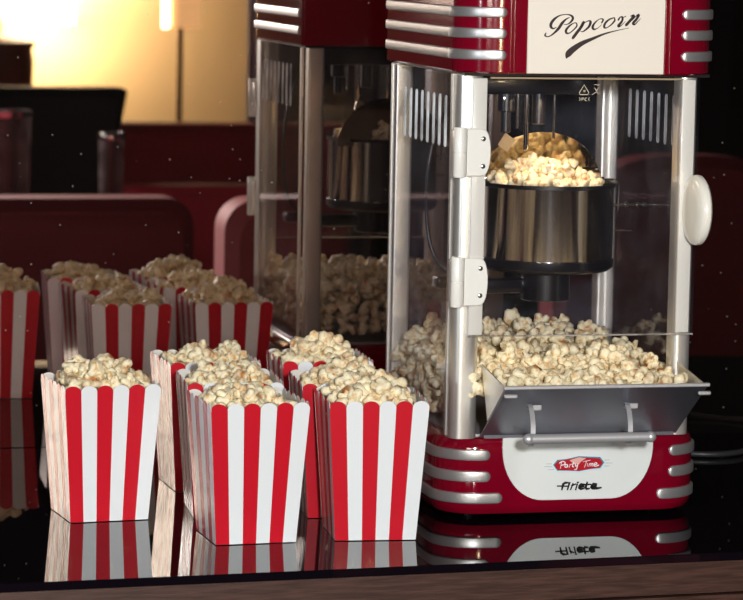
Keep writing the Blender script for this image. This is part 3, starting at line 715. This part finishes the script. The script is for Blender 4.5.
bm = BM(); lathe(bm,(.64,-5.86,0),[(.10,.275),(.10,.50)],40); link('lamp_shade',bm,SHADE,wl,smooth=True)
bx('wall_bracket',(.60,-5.999,.34),(.68,-5.955,.42),BLACKP,wl,bev=.005)

# dark curtain on the front wall beside the tan stretch
def curtain(name, label, x0, x1, m, y0=-5.85, amp=.03, per=.16):
    bm = BM(); n = int((x1-x0)/per*10); a = []
    for i in range(n+1):
        x = x0+(x1-x0)*i/n; a.append((x, y0+amp*math.sin(2*PI*x/per)+.3*amp*math.sin(5.1*x/per)))
    lo = [(x,y) for x,y in a]+[(x,y-.004) for x,y in reversed(a)]
    loft(bm, [[(x,y,z) for x,y in lo] for z in (ZF+.02, ZC-.05)]); return tag(link(name, bm, m, None, smooth=True, loc=(x0,y0,ZF+.02)), label, 'curtain')
curtain('curtain','narrow blue grey curtain edge beside the tan wall in the reflection',1.245,1.345,CURTAIN_B,-5.78,.012,.08)
curtain('curtain','wide black curtain filling the dark right half of the mirror reflection',1.35,3.35,CURTAIN)

# ------------------------------------------------------------------ popcorn: keep the 300 largest in view as pieces, the rest as one mass
def sort_popcorn():
    hidden = [o for o in S.objects if o.type == 'MESH' and any(s.material in (GLASS,SIDEG,EDGE,SLOT,MIRROR,MARKM) for s in o.material_slots)]
    for o in hidden: o.hide_viewport = True
    bpy.context.view_layer.update(); dg = bpy.context.evaluated_depsgraph_get()
    idx = {o.name: i for i, o in enumerate(pop_objs)}; hits = [0]*len(pop_objs)
    for py in range(110, 460, 3):
        for px in range(30, 720, 3):
            d = (Ff + Rr*((px-371.5)/3078.13) - Uu*((py-300)/3078.13)).normalized()
            ok, loc, nn, fi, ob, mx = S.ray_cast(dg, CP, d)
            if ok and ob.name in idx: hits[idx[ob.name]] += 1
    for o in hidden: o.hide_viewport = False
    return sorted(range(len(pop_objs)), key=lambda i: -hits[i]), hits
order, hits = sort_popcorn()
keep = set(order[:300])
LABC = {'K':('cream popped kernel heaped in the steel kettle under its raised lid','popcorn heaped in the steel kettle'),
        'M':('cream popped kernel piled in the clear chamber behind the serving flap','popcorn piled in the machine chamber')}
for k, g in GN.items(): LABC[k] = ('cream popped kernel on top of '+g, 'popcorn in '+g)
verts, faces, hull_shade = [], [], []
lo_data = []
for me in K_LO:
    lo_data.append(([v.co.copy() for v in me.vertices], [tuple(p.vertices) for p in me.polygons], [a.value for a in me.attributes['hull_shade'].data]))
for i, (loc, rot, sc, v, w) in enumerate(pieces):
    if i in keep:
        tag(pop_objs[i], LABC[w][0], 'popcorn', LABC[w][1]); continue
    bpy.data.objects.remove(pop_objs[i])
    from mathutils import Euler
    mt3 = Matrix.Translation(loc) @ Euler(rot).to_matrix().to_4x4() @ Matrix.Scale(sc, 4)
    n0 = len(verts); vs, fs, hh = lo_data[v]
    verts += [mt3 @ q for q in vs]; faces += [tuple(n0+k for k in f) for f in fs]; hull_shade += hh
me = bpy.data.meshes.new('loose_popcorn'); me.from_pydata([tuple(v) for v in verts], [], faces); me.shade_smooth(); me.materials.append(POPM_LOOSE)
at = me.attributes.new('hull_shade','FLOAT','POINT'); at.data.foreach_set('value', hull_shade)
o = bpy.data.objects.new('popcorn', me); C.objects.link(o)
tag(o, 'rest of the cream popcorn, deeper in the boxes, the kettle and the machine chamber', 'popcorn', kind='stuff')

# ------------------------------------------------------------------ light
def area(name, loc, target, size, power, col, spread=None):
    l = bpy.data.lights.new(name, 'AREA'); l.shape = 'DISK'; l.size = size; l.energy = power; l.color = col
    if spread: l.spread = spread
    o = bpy.data.objects.new(name, l); C.objects.link(o); o.location = loc
    o.rotation_euler = (Vector(target)-Vector(loc)).to_track_quat('-Z','Y').to_euler(); return o
area('side_flash', (-1.9,-2.1,.55), (.2,-.4,.2), .09, 12, (.90,.95,1.))
sb_l = area('warm_softbox', (-1.08,-3.02,.60), (.0,-.4,.1), .62, 10.5, (1.,.93,.80)); sb_l.data.shape = 'RECTANGLE'; sb_l.data.size_y = .36
area('camera_flash', (-.30,-3.1,.68), (.1,-.4,.15), .14, 54, (1.,.99,.98))
area('machine_lamp', (.285,-.385,.384), (.285,-.385,.2), .03, .15, (1.,.76,.48))
w = bpy.data.worlds.new('world'); S.world = w; w.use_nodes = True
w.node_tree.nodes['Background'].inputs[0].default_value = (.5,.35,.5,1); w.node_tree.nodes['Background'].inputs[1].default_value = .02

S.view_settings.view_transform = 'Standard'; S.view_settings.look = 'None'; S.view_settings.gamma = 1
S.view_settings.use_curve_mapping = False; S.view_settings.exposure = 0.
S.cycles.max_bounces = 12; S.cycles.transparent_max_bounces = 24; S.cycles.glossy_bounces = 6
S.cycles.sample_clamp_indirect = 8.; S.cycles.blur_glossy = .3
